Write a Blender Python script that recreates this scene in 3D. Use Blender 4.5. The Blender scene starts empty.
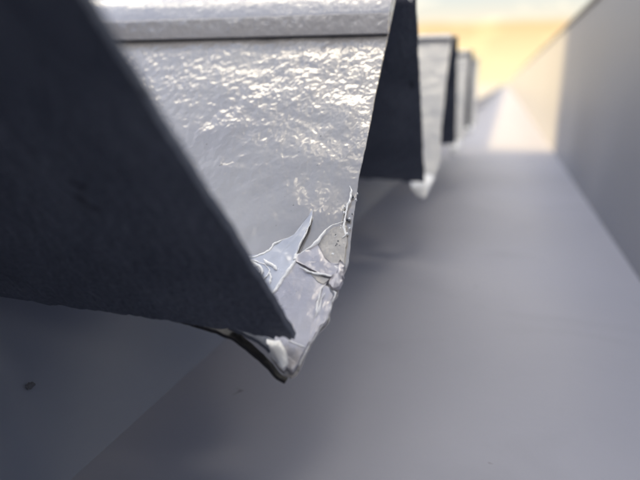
import bpy, bmesh, math, random
from mathutils import Vector, noise, Matrix
random.seed(7)
sc = bpy.context.scene
C = sc.collection
S = 0.2            # spacing of the roof pans in metres; coordinates below are in pan spacings
Z0 = 7.0           # height of the camera above the ground in metres
R = math.radians

# ---------------------------------------------------------------- camera
cam = bpy.data.cameras.new('camera')
co = bpy.data.objects.new('camera', cam); C.objects.link(co)
cam.sensor_width = 36; cam.lens = 36 * 570 / 640
cam.clip_start = 0.002; cam.clip_end = 5000
co.location = (0, 0, Z0)
co.rotation_euler = (R(90 - 15.4), 0, R(17.55))
cam.dof.use_dof = True
cam.dof.focus_distance = 0.72 * S
cam.dof.aperture_fstop = cam.lens / 3.4
sc.camera = co

# ---------------------------------------------------------------- sky and sun
SUN_EL, SUN_AZ = R(26), R(-90)      # azimuth from +Y, clockwise
w = bpy.data.worlds.new('World'); sc.world = w; w.use_nodes = True
nt = w.node_tree; N = nt.nodes; L = nt.links
N.clear()
def nd(tree, typ, **kw):
    n = tree.nodes.new(typ)
    for k, v in kw.items():
        if k in n.inputs.keys(): n.inputs[k].default_value = v
        else: setattr(n, k, v)
    return n
def ramp(tree, stops, interp='LINEAR'):
    n = tree.nodes.new('ShaderNodeValToRGB'); cr = n.color_ramp; cr.interpolation = interp
    while len(cr.elements) < len(stops): cr.elements.new(0.5)
    for e, (p, c) in zip(cr.elements, stops):
        e.position = p
        e.color = (c, c, c, 1) if isinstance(c, (int, float)) else (*c, 1)
    return n
def math_(tree, op, a, b=None, clamp=False):
    n = tree.nodes.new('ShaderNodeMath'); n.operation = op; n.use_clamp = clamp
    for i, v in enumerate((a, b)):
        if v is None: continue
        if hasattr(v, 'is_output'): tree.links.new(v, n.inputs[i])
        else: n.inputs[i].default_value = v
    return n.outputs[0]
out = nd(nt, 'ShaderNodeOutputWorld')
sky = nd(nt, 'ShaderNodeTexSky', sky_type='NISHITA', sun_disc=False, sun_elevation=SUN_EL, sun_rotation=SUN_AZ)
bg_sky = nd(nt, 'ShaderNodeBackground', Strength=0.13)
L.new(sky.outputs[0], bg_sky.inputs[0])
tc = nd(nt, 'ShaderNodeTexCoord')
sep = nd(nt, 'ShaderNodeSeparateXYZ'); L.new(tc.outputs['Generated'], sep.inputs[0])
z = sep.outputs[2]
# broken cloud sheet, flattened towards the horizon
zz = math_(nt, 'ADD', math_(nt, 'MAXIMUM', z, 0.0), 0.22)
comb = nd(nt, 'ShaderNodeCombineXYZ')
L.new(math_(nt, 'DIVIDE', sep.outputs[0], zz), comb.inputs[0])
L.new(math_(nt, 'DIVIDE', sep.outputs[1], zz), comb.inputs[1])
cl = nd(nt, 'ShaderNodeTexNoise', Scale=3.2, Detail=6.0, Roughness=0.55, Distortion=0.3)
mp = nd(nt, 'ShaderNodeMapping'); mp.inputs['Location'].default_value = (14.1, 3.3, 0)
L.new(comb.outputs[0], mp.inputs[0]); L.new(mp.outputs[0], cl.inputs['Vector'])
cfac = ramp(nt, [(0.52, 0.0), (0.62, 1.0)], 'EASE'); L.new(cl.outputs[0], cfac.inputs[0])
ccol = ramp(nt, [(0.0, (1.0, .74, .40)), (0.25, (1.0, .84, .58)), (0.6, (1.0, .90, .72))]); L.new(z, ccol.inputs[0])
bg_cl = nd(nt, 'ShaderNodeBackground', Strength=4.2); L.new(ccol.outputs[0], bg_cl.inputs[0])
m1 = nd(nt, 'ShaderNodeMixShader')
L.new(cfac.outputs[0], m1.inputs[0]); L.new(bg_sky.outputs[0], m1.inputs[1]); L.new(bg_cl.outputs[0], m1.inputs[2])
# evening glow along the horizon under a pale cloud bank
wob = nd(nt, 'ShaderNodeTexNoise', Scale=2.2, Detail=3.0)
L.new(tc.outputs['Generated'], wob.inputs['Vector'])
zw = math_(nt, 'ADD', z, math_(nt, 'MULTIPLY', math_(nt, 'SUBTRACT', wob.outputs[0], 0.5), 0.05))
gcol = ramp(nt, [(0.0, (1.0, .86, .53)), (0.035, (1.0, .82, .47)), (0.06, (.97, .72, .39)), (0.082, (.93, .62, .31)),
                 (0.093, (.86, .78, .62)), (0.13, (.66, .70, .67)), (0.2, (.78, .80, .76))])
L.new(zw, gcol.inputs[0])
bg_gl = nd(nt, 'ShaderNodeBackground', Strength=0.61); L.new(gcol.outputs[0], bg_gl.inputs[0])
gfac = ramp(nt, [(0.0, 1.0), (0.13, 0.95), (0.32, 0.0)]); L.new(zw, gfac.inputs[0])
m2 = nd(nt, 'ShaderNodeMixShader')
L.new(gfac.outputs[0], m2.inputs[0]); L.new(m1.outputs[0], m2.inputs[1]); L.new(bg_gl.outputs[0], m2.inputs[2])
L.new(m2.outputs[0], out.inputs[0])

sl = bpy.data.lights.new('sun', 'SUN'); sl.energy = 4.1; sl.angle = R(3.0); sl.color = (1.0, .72, .32)
so = bpy.data.objects.new('sun', sl); C.objects.link(so)
dirv = Vector((math.sin(SUN_AZ) * math.cos(SUN_EL), math.cos(SUN_AZ) * math.cos(SUN_EL), math.sin(SUN_EL)))
so.rotation_euler = dirv.to_track_quat('Z', 'Y').to_euler(); so.location = (-3, 0, Z0 + 3)

vs = sc.view_settings
vs.view_transform = 'Standard'; vs.look = 'None'; vs.exposure = 0.98; vs.gamma = 1.0; vs.use_curve_mapping = False

# ---------------------------------------------------------------- materials
def material(name, c1, c2, rough, metallic=0.0, coat=0.0, nscale=20, bumps=(), specks=None, rvar=0.05, spec=0.5, streak=None):
    """Painted or coated surface: two-tone mottling, grain bumps, optional specks, procedural only."""
    m = bpy.data.materials.new(name); m.use_nodes = True
    t = m.node_tree; b = t.nodes['Principled BSDF']; l = t.links
    b.inputs['Metallic'].default_value = metallic; b.inputs['Coat Weight'].default_value = coat
    b.inputs['Coat Roughness'].default_value = 0.06; b.inputs['Specular IOR Level'].default_value = spec
    tcn = t.nodes.new('ShaderNodeTexCoord'); v = tcn.outputs['Object']
    n1 = nd(t, 'ShaderNodeTexNoise', Scale=nscale, Detail=8.0, Roughness=0.62); l.new(v, n1.inputs['Vector'])
    r1 = ramp(t, [(0.32, c1), (0.68, c2)]); l.new(n1.outputs[0], r1.inputs[0])
    col = r1.outputs[0]
    if streak:                                    # long smears of dirt
        sc_, amt, dark = streak
        mpn = nd(t, 'ShaderNodeMapping'); mpn.inputs['Scale'].default_value = sc_; mpn.inputs['Rotation'].default_value = (0, 0, 0.5)
        l.new(v, mpn.inputs[0])
        n3 = nd(t, 'ShaderNodeTexNoise', Scale=1.0, Detail=5.0, Distortion=0.6); l.new(mpn.outputs[0], n3.inputs['Vector'])
        r3 = ramp(t, [(0.56, 0.0), (0.74, amt)]); l.new(n3.outputs[0], r3.inputs[0])
        mx = nd(t, 'ShaderNodeMix', data_type='RGBA'); l.new(r3.outputs[0], mx.inputs[0]); l.new(col, mx.inputs[6]); mx.inputs[7].default_value = (*dark, 1)
        col = mx.outputs[2]
    if specks:
        s_, thr, dark = specks
        n2 = nd(t, 'ShaderNodeTexNoise', Scale=s_, Detail=3.0, Roughness=0.7); l.new(v, n2.inputs['Vector'])
        r2 = ramp(t, [(thr, 0.0), (thr + 0.05, 0.8)]); l.new(n2.outputs[0], r2.inputs[0])
        mx = nd(t, 'ShaderNodeMix', data_type='RGBA'); l.new(r2.outputs[0], mx.inputs[0]); l.new(col, mx.inputs[6]); mx.inputs[7].default_value = (*dark, 1)
        col = mx.outputs[2]
    l.new(col, b.inputs['Base Color'])
    rr = ramp(t, [(0.3, max(0.02, rough - rvar)), (0.7, min(1, rough + rvar))]); l.new(n1.outputs[0], rr.inputs[0]); l.new(rr.outputs[0], b.inputs['Roughness'])
    prev = None
    for kind, s_, strength, dist, mask in bumps:
        if kind == 'noise': n = nd(t, 'ShaderNodeTexNoise', Scale=s_, Detail=1.2, Roughness=0.45, Distortion=0.15); h = n.outputs[0]
        else:
            n = nd(t, 'ShaderNodeTexVoronoi', Scale=s_); n.feature = 'SMOOTH_F1'; n.inputs['Smoothness'].default_value = 0.7; h = n.outputs['Distance']
        mpb = nd(t, 'ShaderNodeMapping'); mpb.inputs['Scale'].default_value = (1, .75, .75); l.new(v, mpb.inputs[0])
        l.new(mpb.outputs[0], n.inputs['Vector'])
        bp = nd(t, 'ShaderNodeBump', Strength=strength, Distance=dist); l.new(h, bp.inputs['Height'])
        if mask:                                  # thicker, rougher paint towards the top of the web
            sp = t.nodes.new('ShaderNodeSeparateXYZ'); l.new(v, sp.inputs[0])
            mr = nd(t, 'ShaderNodeMapRange'); l.new(sp.outputs[2], mr.inputs[0])
            mr.inputs[1].default_value = mask[0]; mr.inputs[2].default_value = mask[1]; mr.inputs[3].default_value = mask[2]; mr.inputs[4].default_value = mask[3]
            l.new(mr.outputs[0], bp.inputs['Strength'])
        if prev: l.new(prev, bp.inputs['Normal'])
        prev = bp.outputs[0]
    if prev: l.new(prev, b.inputs['Normal']); l.new(prev, b.inputs['Coat Normal'])
    return m
def zs(a): return a * S
silver = material('silver_roof_paint', (.42, .405, .41), (.49, .475, .47), .20, metallic=.28, coat=.7, nscale=24,
                  bumps=(('noise', 900, .5, .0006, (zs(.03), zs(.25), .02, .16)), ('noise', 520, .5, .0009, (zs(.03), zs(.25), .04, .46)), ('noise', 230, .5, .0010, (zs(.03), zs(.25), .03, .22)), ('noise', 80, .10, .002, None)),
                  specks=(330, .70, (.10, .09, .07)))
silver_old = material('weathered_roof_paint', (.34, .34, .36), (.42, .42, .43), .34, metallic=.3, coat=.15, nscale=24,
                      bumps=(('noise', 620, .2, .0008, None), ('noise', 90, .10, .002, None)), specks=(330, .70, (.10, .09, .07)))
lipmat = material('silver_lap_paint', (.38, .38, .425), (.46, .46, .50), .26, metallic=.2, coat=.5, nscale=30,
                  bumps=(('noise', 520, .30, .0008, None), ('noise', 160, .22, .0012, None)), specks=(400, .72, (.08, .07, .06)))
dark = material('shade_dark_underside', (.072, .084, .118), (.140, .158, .205), .62, nscale=22,
                bumps=(('noise', 600, .6, .001, None), ('noise', 90, .5, .002, None)), specks=(70, .66, (.02, .02, .026)), spec=.3)  # shade of the downward faces is put into this base colour
sealblack = material('black_mastic', (.012, .012, .015), (.03, .03, .035), .55, bumps=(('noise', 600, .4, .001, None),))
tape = material('silver_tape_film', (.46, .45, .50), (.56, .55, .60), .30, metallic=.3, coat=.3, nscale=60, streak=((60, 900, 900), .35, (.62, .62, .68)),
                bumps=(('noise', 330, .25, .0012, None), ('noise', 1400, .12, .0006, None), ('noise', 200, .15, .001, None)))
film = material('pale_paint_film', (.56, .58, .65), (.68, .70, .77), .24, metallic=.25, coat=.5, nscale=80,
                bumps=(('noise', 300, .25, .001, None),))
beige = material('dusty_old_paint', (.42, .41, .41), (.50, .485, .475), .34, metallic=.1, nscale=90,
                 bumps=(('noise', 900, .3, .0008, None),))
white = material('white_torn_paint', (.80, .82, .87), (.92, .93, .96), .30, coat=.5, nscale=120, bumps=(('noise', 700, .3, .0008, None),))
floor_m = material('grey_gutter_coating', (.375, .388, .47), (.43, .442, .53), .56, nscale=3.0, spec=.14,
                   bumps=(('noise', 300, .06, .001, None), ('noise', 8, .10, .01, None)), specks=(60, .70, (.19, .185, .20)), streak=((18, 30, 14), .16, (.20, .205, .24)))
wall_m = material('grey_wall_sheet', (.235, .248, .30), (.275, .288, .34), .48, nscale=2.0, bumps=(('noise', 6, .12, .01, None),), specks=(40, .75, (.15, .15, .16)))
side_m = material('slate_gutter_side', (.215, .245, .33), (.25, .28, .37), .5, nscale=5.0, bumps=(('noise', 220, .08, .001, None),))
cap_m = material('dark_capping_metal', (.10, .10, .11), (.15, .15, .16), .45, metallic=.2, nscale=6)
terr_m = material('pale_roof_membrane', (.36, .33, .29), (.44, .41, .37), .7, nscale=1.5)
render_m = material('rendered_wall', (.30, .28, .26), (.36, .34, .31), .8, nscale=3, bumps=(('noise', 60, .3, .004, None),))
brick_m = material('lower_building_wall', (.26, .22, .19), (.34, .30, .26), .8, nscale=3)
ground_m = material('ground', (.07, .07, .065), (.12, .115, .10), .9, nscale=.2)
dirt_m = material('dirt', (.10, .11, .135), (.15, .16, .19), .9, nscale=300)

# ---------------------------------------------------------------- helpers
def W(p): return (p[0] * S, p[1] * S, p[2] * S + Z0)
def link(name, verts, faces, mat, parent=None, smooth=False, loc=None):
    """verts in pan spacings; the mesh origin is put at loc (pan spacings)."""
    loc = Vector(loc) if loc is not None else Vector((0, 0, 0))
    me = bpy.data.meshes.new(name)
    me.from_pydata([((v[0] - loc.x) * S, (v[1] - loc.y) * S, (v[2] - loc.z) * S) for v in verts], [], faces)
    bm = bmesh.new(); bm.from_mesh(me); bmesh.ops.recalc_face_normals(bm, faces=bm.faces); bm.to_mesh(me); bm.free()
    me.materials.append(mat)
    if smooth:
        for p in me.polygons: p.use_smooth = True
        me.set_sharp_from_angle(angle=R(48))
    o = bpy.data.objects.new(name, me); C.objects.link(o)
    if parent is not None:
        o.parent = parent
    else: o.location = W(loc)
    return o
def tag(o, label, cat, group=None, kind=None):
    o['label'] = label
    if cat: o['category'] = cat
    if group: o['group'] = group
    if kind: o['kind'] = kind
def empty(name, loc):
    o = bpy.data.objects.new(name, None); C.objects.link(o); o.location = W(loc); o.empty_display_size = .02; return o
def child(name, vf, mat, parent, smooth=False):
    """part whose verts are given in the thing's frame, whose origin is the thing's origin."""
    return link(name, vf[0], vf[1], mat, parent, smooth)
def box(x0, x1, y0, y1, z0, z1):
    v = [(x, y, zz_) for zz_ in (z0, z1) for y in (y0, y1) for x in (x0, x1)]
    return v, [(0, 2, 3, 1), (4, 5, 7, 6), (0, 1, 5, 4), (2, 6, 7, 3), (0, 4, 6, 2), (1, 3, 7, 5)]
def bevel_box(o, w_, seg=2):
    bm = bmesh.new(); bm.from_mesh(o.data)
    bmesh.ops.bevel(bm, geom=list(bm.edges), offset=w_ * S, segments=seg, affect='EDGES', profile=.5)
    bm.to_mesh(o.data); bm.free()
    return o
def sheet(rows, nrm, th):
    """closed thin sheet from a grid of points rows[i][j], thickened by th against nrm."""
    ni, nj = len(rows), len(rows[0])
    f = [p for r in rows for p in r]
    n = Vector(nrm); b = [tuple(Vector(p) - n * th) for p in f]
    k = len(f); faces = []
    for i in range(ni - 1):
        for j in range(nj - 1):
            a = i * nj + j; q = (a, a + 1, a + nj + 1, a + nj)
            faces.append(q); faces.append(tuple(x + k for x in reversed(q)))
    def wall(idx):
        for a, c in zip(idx, idx[1:]): faces.append((a, c, c + k, a + k))
    wall([j for j in range(nj)]); wall([(ni - 1) * nj + j for j in range(nj)])
    wall([i * nj for i in range(ni)]); wall([i * nj + nj - 1 for i in range(ni)])
    return f + b, faces
def extrude_x(profile, x0, x1, nx=2, jit=0.0, seed=0):
    """closed profile of (y, z) swept from x0 to x1 with end caps."""
    xs = [x0 + (x1 - x0) * i / (nx - 1) for i in range(nx)]; m_ = len(profile); v = []; f = []
    for x in xs:
        for (y, z_) in profile:
            d = noise.noise(Vector((x * 9, y * 40 + seed, z_ * 40))) * jit
            v.append((x, y + d, z_ + d * .6))
    for i in range(nx - 1):
        for j in range(m_):
            a = i * m_ + j; b = i * m_ + (j + 1) % m_
            f.append((a, b, b + m_, a + m_))
    f.append(tuple(range(m_))); f.append(tuple(range((nx - 1) * m_, nx * m_)))
    return v, f
def resample(pts, n):
    pts = [Vector(p) for p in pts]; d = [0]
    for a, b in zip(pts, pts[1:]): d.append(d[-1] + (b - a).length)
    out_ = []
    for i in range(n):
        t = d[-1] * i / (n - 1); k = 0
        while k < len(d) - 2 and d[k + 1] < t: k += 1
        u = (t - d[k]) / max(1e-9, d[k + 1] - d[k]); out_.append(pts[k].lerp(pts[k + 1], min(1, u)))
    return out_
def fb(x, y, z_, s): return noise.fractal(Vector((x * s, y * s, z_ * s)), 1.0, 2.0, 4)

# far web plane: x along the eave, q up the slope, h off the face
NRM = Vector((0, -.6387, .7695)); UP = Vector((0, .7695, .6387)); BASE = Vector((0, .5, -.2907))
def PL(x, q, h=0.0): return tuple(Vector((x, 0, 0)) + BASE + UP * q + NRM * h)
XL = -5.0                    # inner end of the pans under the roof

def far_web_mesh(seed, hero=False):
    rp = [(-.184, -.001), (-.1822, .005), (-.1794, .028), (-.1707, .052), (-.1648, .064), (-.1648, .09), (-.1616, .107), (-.1595, .131), (-.1584, .143), (-.163, .1735), (-.1722, .2675), (-.1741, .339), (-.1801, .44), (-.1845, .5691), (-.187, .60)]
    bp = [(-.184, -.001), (-.1872, -.005), (-.1942, -.0037), (-.2066, .0044), (-.2175, .0142), (-.2272, .0269), (-.2448, .0350), (-.2600, .0470), (-.272, .056), (-.33, .062), (-.45, .062), (-.7, .062), (-1.2, .062), (-2.5, .062), (XL, .062)]
    top_q = .60
    if not hero:
        top_q = .70; rp = rp[:-1] + [(-.190, .70)]; bp[4:8] = [(-.2125, .014), (-.219, .03), (-.224, .048), (-.232, .060)]
    right = resample([Vector((a, b, 0)) for a, b in rp], 90)
    near = resample([Vector((a, b, 0)) for a, b in bp[:11]], 46)
    bot = near + [Vector((a, b, 0)) for a, b in [(-.55, .062), (-.7, .062), (-.9, .062), (-1.2, .062), (-2.5, .062), (XL, .062)]]
    top = [Vector((-.187 + (b.x + .184) * 1.0, top_q, 0)) for b in bot]
    rows = []
    for i, r in enumerate(right):
        v = i / (len(right) - 1); row = []
        for j in range(len(bot)):
            p = r + (bot[j] - right[0]) * (1 - v) + (top[j] - right[-1]) * v
            e = (.0030 if .045 < p.y < .125 else .0012 if p.y < .2 else .0003) * fb(p.x + seed, p.y, 0, 55) if j == 0 else 0
            h = .0022 * fb(p.x, p.y, seed, 14) + .0007 * fb(p.x, p.y, seed + 3, 60)
            row.append(PL(p.x + e, p.y, h))
        rows.append(row)
    return sheet(rows, NRM, .0035)

DN = Vector((0, -.7695, -.6386))       # outward normal of the near web
D_TOP, D_BOT = Vector((0, .165, .155)), Vector((0, .502, -.251))
def near_web_mesh(seed, xt=-.192, xb=-.189):
    xs = [-.192 - .33 * (i / 69) ** 1.15 for i in range(70)] + [-.6, -.75, -1.0, -1.5, -2.5, XL]
    rows = []
    for i in range(60):
        v = (i / 59) ** .7; row = []
        for j, x in enumerate(xs):
            p = D_TOP.lerp(D_BOT, v)
            if i == 59:
                rag = .0045 * fb(x, seed, 0, 45) + .003 * fb(x, seed, 5, 150)
                if x > -.245: rag += .004 + .006 * fb(x, seed, 8, 210) - .05 * max(0, x + .205)
                p = p + Vector((0, .64, -.77)) * rag
            xx = x + ((xt + (xb - xt) * v) + .192) * max(0, 1 - j / 40) + (.002 * fb(p.y, p.z, seed, 22) + .0012 * fb(p.y, p.z, seed, 80) if j == 0 else 0)
            h = .0016 * fb(x, v, seed, 9) + .0006 * fb(x, v, seed, 40)
            q = p + DN * h; row.append((xx, q.y, q.z))
        rows.append(row)
    return sheet(rows, DN, .008)

def lip_mesh(seed, short=False):
    # lap strip over the top of the far web, running into the top flange
    prof = [(.9365, .0735), (.9295, .0738), (.9275, .0755), (.9325, .104), (.9335, .1072), (.9365, .1100), (.952, .128), (.985, .149), (1.0, .155), (1.02, .158),
            (1.162, .158), (1.162, .146), (1.03, .146), (.99, .135)]
    if short: prof = [(1.012, .1375), (1.005, .1395), (1.004, .144), (1.01, .150), (1.02, .1535), (1.03, .155), (1.162, .155), (1.162, .146), (1.04, .146), (1.03, .1385)]
    v, f = extrude_x(prof, -1.4, -.190 if short else -.183, 120, .0003, seed)
    v2, f2 = extrude_x(prof, XL, -1.4, 3)
    # join the plain inner length
    k = len(v); f = [q for q in f if len(q) < 10 or min(q) != 0]
    f2 = [q for q in f2 if len(q) < 10 or min(q) == 0]
    v = v + v2; f = f + [tuple(i + k for i in q) for q in f2]
    return v, f

def strip_curve(pts, y0, depth, th, tw=0.0):
    """bent strip: polyline (x, z) at y0, going back by depth, thickness th tapering to tw."""
    P = resample([Vector((a, 0, b)) for a, b in pts], 36); v = []; f = []
    for i, p in enumerate(P):
        a = P[max(0, i - 1)]; b = P[min(35, i + 1)]; d = (b - a).normalized(); n = Vector((-d.z, 0, d.x))
        if n.z < 0: n = -n
        u = i / 35; t = th * (1 - u) + tw * u; j = .0016 * fb(p.x, 0, y0, 70)
        for (yy, s_) in ((0, 0), (0, 1), (1, 1), (1, 0)):
            q = p + n * (t * s_); v.append((q.x, y0 + j + yy * depth * (1 - .6 * u), q.z + j * .6))
    for i in range(35):
        for j in range(4):
            a = i * 4 + j; b = i * 4 + (j + 1) % 4; f.append((a, b, b + 4, a + 4))
    f += [(0, 1, 2, 3), (140, 141, 142, 143)]
    return v, f

def patch(outline, h0, th, curl=0.0, dome=0.0, jit=.001, seed=0, crease=0.0):
    """thin torn film on the far web: rounded raised rim, slightly domed and creased."""
    o = resample([Vector((a, b, 0)) for a, b in outline + outline[:1]], 91)[:-1]; n = len(o)
    o = [p + Vector((fb(p.x, p.y, seed, 90), fb(p.x, p.y, seed + 9, 90), 0)) * jit for p in o]
    c = sum(o, Vector()) / n; v = []; f = []
    rings = [(1.0, -.002), (1.0, th * .6), (.985, th + curl), (.95, th + curl * .3), (.86, th), (.7, th), (.5, th), (.28, th)]
    for s_, hh in rings:
        for p in o:
            q = c + (p - c) * s_
            d = dome * (1 - s_ * s_) + crease * fb(q.x, q.y, seed, 38) * (1 if s_ < .98 else .3)
            v.append(PL(q.x, q.y, h0 + hh + d))
    for r in range(len(rings) - 1):
        for i in range(n):
            a = r * n + i; b = r * n + (i + 1) % n; f.append((a, b, b + n, a + n))
    v.append(PL(c.x, c.y, h0 + th + dome)); k = len(v) - 1; r = (len(rings) - 1) * n
    for i in range(n): f.append((r + i, r + (i + 1) % n, k))
    f.append(tuple(range(n - 1, -1, -1)))
    return v, f
def ridge(pts, h0, rad, seed=0, wob_=.0012, flat=.8):
    """curled paint edge: a lumpy flattened bead along pts on the far web."""
    P = resample([Vector((a, b, 0)) for a, b in pts], 110); v = []; f = []; m_ = 8
    for i, p in enumerate(P):
        a = P[max(0, i - 1)]; b = P[min(109, i + 1)]; d = (b - a).normalized(); n = Vector((-d.y, d.x, 0))
        u = i / 109; r = rad * (.3 + .7 * min(1, 6 * u, 6 * (1 - u))) * max(.40, .8 + .9 * fb(p.x, p.y, seed, 45) + .18 * fb(p.x, p.y, seed + 2, 160))
        p = p + n * (wob_ * fb(p.x, p.y, seed + 4, 80))
        for k in range(m_):
            t = 2 * math.pi * k / m_; q = p + n * (r * math.cos(t))
            v.append(PL(q.x, q.y, h0 + r * flat * math.sin(t)))
    for i in range(109):
        for k in range(m_):
            a = i * m_ + k; b = i * m_ + (k + 1) % m_; f.append((a, b, b + m_, a + m_))
    f += [tuple(range(m_)), tuple(range(109 * m_, 110 * m_))]
    return v, f

# ---------------------------------------------------------------- ground, building and gutter
g = link('ground', [(-8000, -8000, -Z0 / S), (8000, -8000, -Z0 / S), (8000, 8000, -Z0 / S), (-8000, 8000, -Z0 / S)], [(0, 1, 2, 3)], ground_m, loc=(0, 0, -Z0 / S))
tag(g, 'dark open ground far below the roof', None, kind='structure')

GX0, GX1, GF, GY0, GY1, ROW = -.46, .345, -.46, -26.0, 130.0, 4.26
b = empty('building', (-30, 0, -Z0 / S))
def part(name, bx, mat, parent, origin, bev=0.0):
    v, f = box(*bx); v = [(p[0] - origin[0], p[1] - origin[1], p[2] - origin[2]) for p in v]
    o = child(name, (v, f), mat, parent)
    if bev: bevel_box(o, bev)
    return o
bo = (-30, 0, -Z0 / S)
part('wall', (-80, .55, GY0, GY1 + .4, -Z0 / S, -.62), brick_m, b, bo)
part('flat_roof', (-80, GX0 - .05, ROW, GY1 + .4, -.61, -.31), terr_m, b, bo)
part('roof_deck', (-80, -.73, GY0, ROW - .003, -.61, -.285), side_m, b, bo)
tag(b, 'flat pale roof beyond the end of the row of pans, sunlit', 'building')

g_o = (0, 0, GF)
gt = empty('roof_gutter', g_o)
part('gutter_floor', (GX0 - .02, GX1 + .02, GY0, GY1, GF - .06, GF), floor_m, gt, g_o)
v_ = [(x, y_, z_) for y_ in (GY0, ROW) for (x, z_) in ((GX0, GF - .002), (-.68, -.266), (-.72, -.266), (-.50, GF - .004))]
child('inner_side', ([(p[0], p[1], p[2] - GF) for p in v_], [(0, 1, 5, 4), (1, 2, 6, 5), (2, 3, 7, 6), (3, 0, 4, 7), (0, 3, 2, 1), (4, 5, 6, 7)]), side_m, gt)
part('side_upstand', (GX0 - .05, GX0, ROW + .002, GY1, GF - .002, -.28), side_m, gt, g_o, .006)
part('end_plate', (GX0, GX1 - .002, GY1 - .1, GY1, GF - .002, -.40), side_m, gt, g_o)
tag(gt, 'long grey coated box gutter with a dirty floor between roof pans and wall', 'gutter')

p_o = (GX1, 0, GF)
pw = empty('parapet_wall', p_o)
y = 1.25
edges = [GY0] + [1.25 + 8 * k for k in range(-3, 17)] + [GY1 + .4]
for y0, y1 in zip(edges, edges[1:]):
    part('wall_panel', (GX1, GX1 + .10, y0 + .012, y1 - .012, GF - .1, .345), wall_m, pw, p_o, .006)
part('backing', (GX1 + .02, GX1 + .12, GY0, GY1 + .4, GF - .2, .34), cap_m, pw, p_o)
part('capping', (GX1 - .012, GX1 + .16, GY0, GY1 + .4, .345, .368), cap_m, pw, p_o, .005)
tag(pw, 'smooth grey parapet wall with a dark capping along the right of the gutter', 'wall')

t_o = (-8, 0, -.285)
tw = empty('upper_storey', t_o)
part('wall', (-9, -8, GY0, ROW + .02, -.285, 5.0), render_m, tw, t_o)
part('coping', (-9.1, -7.9, GY0 - .1, ROW + .02, 5.0, 5.15), cap_m, tw, t_o)
part('added_shade_wall', (-7.998, 2.2, -5.0, -4.0, -.285, 3.4), render_m, tw, t_o)  # unseen wall added behind the camera to keep sky light off the gutter
part('added_shade_coping', (-7.89, 2.3, -5.1, -3.9, 3.4, 3.55), cap_m, tw, t_o)
tag(tw, 'unseen rendered upper storey wall behind the roof pans, with an added return shading the gutter', 'wall')

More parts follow.
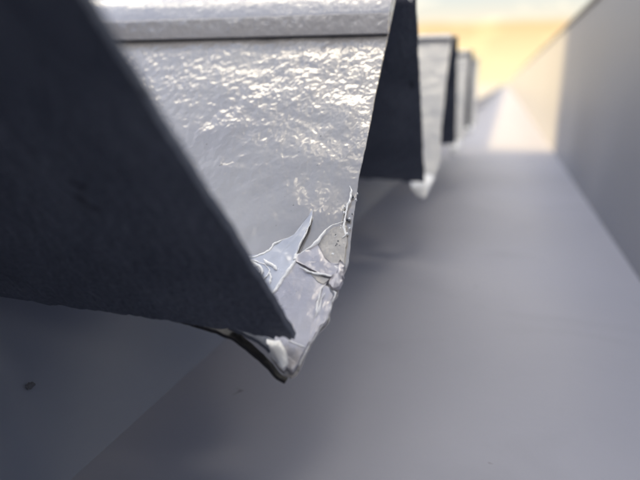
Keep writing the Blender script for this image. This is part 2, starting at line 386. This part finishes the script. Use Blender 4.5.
# ---------------------------------------------------------------- roof pans
GROUP = 'V-shaped roof pans ending over the gutter'
LAB = ['nearest silver roof pan, its tip covered in torn peeling tape',
       'roof pan second from the camera, behind the torn one, with a white dabbed tip',
       'narrow looking roof pan third along the gutter, between two other pans',
       'farthest roof pan, last of the row before the sunlit gutter floor']
BACK = ['roof pan beside the camera, just in front of the torn one', 'roof pan behind the camera, second before the torn one', 'roof pan well behind the camera, third before the torn one']
RIDGE1 = [(-.2362, .0845), (-.2325, .097), (-.2279, .1111), (-.2236, .1227), (-.2206, .1343), (-.2191, .143), (-.2133, .1494), (-.207, .1544), (-.2014, .1623), (-.1977, .173), (-.1949, .1823), (-.1888, .1889), (-.1822, .1934), (-.1753, .1963)]
def hero_patches(fw):
    A = lambda n, vf, m: child(n, vf, m, fw, True)
    A('bare_film', patch([(-.2909, .128), (-.2843, .136), (-.2728, .1372), (-.264, .1426), (-.2572, .1462), (-.256, .1553), (-.2484, .1605), (-.2395, .1659), (-.2322, .1727), (-.2266, .1808), (-.2251, .1949), (-.221, .2047), (-.2191, .2128), (-.2164, .2019), (-.2173, .1848), (-.2194, .1679), (-.2219, .1485), (-.2217, .1384), (-.224, .124), (-.2291, .111), (-.2333, .0955), (-.2358, .0833), (-.2525, .0972)], .0015, .0016, .0004, .0006, .0012, 1, .0014), film)
    A('torn_tape', patch([(-.219, .133), (-.206, .1261), (-.1897, .1197), (-.1741, .1148), (-.1766, .1052), (-.1804, .0916), (-.1796, .0739), (-.1765, .0521), (-.1784, .0328), (-.184, .0101), (-.1875, -.0007), (-.2005, .0065), (-.2130, .0180), (-.2172, .0381), (-.2289, .0585), (-.2390, .0833), (-.2283, .1083)], .002, .0022, .0004, .0012, .0008, 2, .0013), tape)
    A('old_paint', patch([(-.1771, .1931), (-.171, .1936), (-.1651, .166), (-.1629, .1393), (-.1723, .1327), (-.1848, .1396), (-.1941, .1529), (-.1995, .1596), (-.1947, .1763), (-.1885, .1874)], .0008, .0012, 0, 0, .001, 3, .0008), beige)
    A('folded_tape', patch([(-.2188, .1416), (-.2054, .1531), (-.1983, .1597), (-.1851, .141), (-.1723, .1327), (-.1623, .1365), (-.1586, .1193), (-.1744, .1161), (-.19, .121), (-.2063, .1274), (-.219, .133)], .0022, .0035, .001, .002, .001, 4, .0018), tape)
    A('torn_strip', patch([(-.1769, .1064), (-.1706, .1046), (-.1654, .0922), (-.1648, .0796), (-.164, .066), (-.1691, .0544), (-.1789, .0304), (-.1787, .0518), (-.1801, .0713), (-.181, .0889)], .003, .0022, .0008, .0006, .0022, 5, .0024), tape)
    A('tape_hook', patch([(-.167, .1416), (-.1594, .1341), (-.1595, .1232), (-.1572, .1128), (-.1601, .1046), (-.1663, .1012), (-.1723, .107), (-.1721, .1164), (-.1664, .1224)], .003, .003, .002, .004, .002, 6, .0045), tape)
    A('tape_square', patch([(-.2012, .033), (-.1805, .0279), (-.1841, .0079), (-.2, .0169)], .0038, .0016, .0003, .0003, .0004, 7, .0003), tape)
    A('white_dab', patch([(-.2345, .0309), (-.2219, .0298), (-.2091, .0325), (-.2004, .0227), (-.193, .0077), (-.1968, .0005), (-.209, .0076), (-.2185, .0165)], .0034, .0032, .0006, .004, .0012, 8, .0015), white)
    A('crease_shade', patch([(-.2041, .1235), (-.1894, .1184), (-.173, .1149), (-.1792, .1062), (-.1874, .1105)], .0036, .0012, .0006, -.0004, .0008, 10, .001), beige)  # shadow triangle under the tape crease, laid in as a duller patch
    R_ = lambda pts, h, r, s_, m=white: A('paint_ridge', ridge(pts, h, r, s_), m)
    R_(RIDGE1, .0045, .0019, 1)
    R_(RIDGE1[:6], .0046, .0022, 11)
    R_([(-.1801, .2551), (-.1758, .2471), (-.1751, .2373), (-.1762, .2243), (-.1761, .2117), (-.1747, .1994), (-.1737, .1888), (-.169, .1788), (-.1717, .1741)], .002, .0017, 2)
    R_([(-.2834, .1332), (-.2732, .1343), (-.2644, .1396), (-.2572, .1462), (-.2547, .1554), (-.2471, .1607), (-.2395, .1659)], .0035, .0016, 3)
    R_([(-.2215, .1471), (-.2213, .1559), (-.2197, .1694), (-.2178, .1817), (-.2167, .1925), (-.2168, .2035)], .0032, .0011, 4)
    R_([(-.2131, .1253), (-.1998, .1213), (-.1895, .119), (-.1774, .1184), (-.1649, .1159), (-.1592, .1166)], .0062, .0011, 5)
    R_([(-.1758, .1066), (-.1803, .1007), (-.1798, .0891), (-.1797, .0789), (-.1778, .0641)], .006, .0012, 6)
    R_([(-.282, .129), (-.2701, .1288), (-.2563, .126), (-.2476, .1185), (-.2489, .11), (-.2542, .1025)], .004, .0013, 7)
    R_([(-.2740, .1215), (-.2650, .1225), (-.2590, .1180), (-.2600, .1110), (-.2680, .1090)], .004, .0012, 8)
    R_([(-.1654, .0922), (-.1648, .0796), (-.1645, .066), (-.1691, .0544), (-.178, .029), (-.182, .008)], .0042, .0011, 9)
    R_([(-.2834, .1332), (-.2780, .1285), (-.2700, .1262), (-.2625, .1215), (-.2570, .1150), (-.2545, .1075)], .0040, .0017, 21)
    R_([(-.2600, .1330), (-.2555, .1290), (-.2500, .1270), (-.2440, .1240), (-.2400, .1190)], .0042, .0018, 22)
    R_([(-.2480, .1160), (-.2440, .1090), (-.2430, .1000)], .0042, .0016, 23)
    R_([(-.2206, .1343), (-.2213, .1400), (-.2225, .1450)], .0045, .0024, 24)
    R_([(-.1722, .1327), (-.1680, .1290), (-.1640, .1300), (-.1610, .1370)], .006, .0016, 25)
    R_([(-.1663, .1012), (-.1630, .0990), (-.1625, .0930), (-.1640, .0860)], .004, .0013, 26)
    R_([(-.1745, .0950), (-.1770, .0860), (-.1755, .0790), (-.1760, .0700)], .006, .0010, 27)
    R_([(-.2012, .0330), (-.1900, .0305), (-.1800, .0282)], .0052, .0007, 28)
    R_([(-.1990, .0240), (-.1930, .0205), (-.1880, .0165)], .0052, .0005, 29)
    R_([(-.1800, .2250), (-.1790, .2150), (-.1800, .2050), (-.1785, .1960)], .0012, .0010, 30, beige)
    A('open_crack', ridge([(-.2200, .1475), (-.2191, .159), (-.2175, .1725), (-.2165, .1863), (-.2158, .1988)], .0024, .0009, 10), sealblack)
    for i in range(26):                        # flakes and crumbs along the torn right edge
        x = random.uniform(-.182, -.166); q = random.uniform(.15, .25); r = random.uniform(.0008, .0019)
        pts = [(x + r * math.cos(a) * random.uniform(.6, 1.4), q + r * math.sin(a) * random.uniform(.6, 1.8)) for a in [k * 1.047 for k in range(6)]]
        o = resample([Vector((a, b_, 0)) for a, b_ in pts], 6)
        v = [PL(p.x, p.y, .0002) for p in o] + [PL(p.x * .7 + x * .3, p.y * .7 + q * .3, .0018 + r * .5) for p in o]
        f = [(j, (j + 1) % 6, 6 + (j + 1) % 6, 6 + j) for j in range(6)] + [tuple(range(6, 12))]
        A('paint_flake', (v, f), white if i % 3 else dirt_m)

def sub(vf, d): return [(v[0], v[1] - d[1], v[2] - d[2]) for v in vf[0]], vf[1]
O0 = (0, .5, -.25)
def make_pan(k, seed, hero=False):
    t = empty('roof_pan', (0, .5 + k, -.25))
    t['_o'] = 0; del t['_o']
    def P(name, vf, m, parent=None, smooth=True):
        o = link(name, [(v[0], v[1] - .5, v[2] + .25) for v in vf[0]], vf[1], m, parent or t, smooth)
        return o
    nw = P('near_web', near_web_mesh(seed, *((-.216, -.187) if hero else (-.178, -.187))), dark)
    fw = P('far_web', far_web_mesh(seed, hero), silver if hero else silver_old)
    lp = P('lap_lip', lip_mesh(seed, not hero), lipmat)
    if hero:
        P('bottom_hem', strip_curve([(-.345, -.2480), (-.3151, -.2520), (-.2907, -.2575), (-.2727, -.2615), (-.2527, -.2665), (-.2345, -.279), (-.2176, -.2928), (-.2087, -.3019), (-.1986, -.3061)], .503, .020, .0045, .003), sealblack)
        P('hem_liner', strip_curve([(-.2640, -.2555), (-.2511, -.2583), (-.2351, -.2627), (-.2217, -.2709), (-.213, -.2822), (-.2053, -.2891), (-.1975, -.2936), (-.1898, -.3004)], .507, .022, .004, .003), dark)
    # floor of the trough, joins both webs
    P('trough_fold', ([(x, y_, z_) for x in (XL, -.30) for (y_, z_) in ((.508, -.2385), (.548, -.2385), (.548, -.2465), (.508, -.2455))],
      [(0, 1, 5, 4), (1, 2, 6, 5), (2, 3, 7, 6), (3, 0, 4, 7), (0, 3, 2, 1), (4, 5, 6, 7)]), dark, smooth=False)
    if hero:
        # patches are sub-parts of the far web; shift into its frame
        global PL
        old = PL
        PL = lambda x, q, h=0.0: tuple(Vector(old(x, q, h)) - Vector((0, .5, -.25)))
        hero_patches(fw); PL = old
    else:
        global_patch = patch([(-.226, .040), (-.224, .060), (-.205, .072), (-.175, .075), (-.166, .06), (-.174, .028), (-.180, .0), (-.190, -.008), (-.204, .000), (-.218, .018)], .002, .004, .001, .004, .002, seed, .002)
        P('white_dab', global_patch, white, fw)
    return t
p0 = make_pan(0, 1.3, True); tag(p0, LAB[0], 'roof pan', GROUP)
p1 = make_pan(1, 5.1); tag(p1, LAB[1], 'roof pan', GROUP)
def copy_tree(o, parent=None):
    c = o.copy(); C.objects.link(c)
    if parent is not None: c.parent = parent
    for ch in list(o.children): copy_tree(ch, c)
    return c
for k in (2, 3, -1, -2, -3):
    c = copy_tree(p1); c.location = W((0, .5 + k, -.25)); c['label'] = LAB[k] if k > 0 else BACK[-k - 1]

# ---------------------------------------------------------------- dirt
bm = bmesh.new(); bmesh.ops.create_icosphere(bm, subdivisions=3, radius=1)
for v in bm.verts:
    k = 1 + .5 * fb(v.co.x, v.co.y, v.co.z, 1.3); v.co = Vector((v.co.x * .0042 * k * S, v.co.y * .0058 * k * S, v.co.z * .0018 * k * S))
me = bpy.data.meshes.new('dirt_speck'); bm.to_mesh(me); bm.free(); me.materials.append(dirt_m)
sp = bpy.data.objects.new('dirt_speck', me); C.objects.link(sp); sp.location = W((-.5535, .514, -.3755)); sp.rotation_euler = (0, R(41), 0)
tag(sp, 'small dark speck of dirt stuck to the gutter side under the nearest pan', 'dirt')
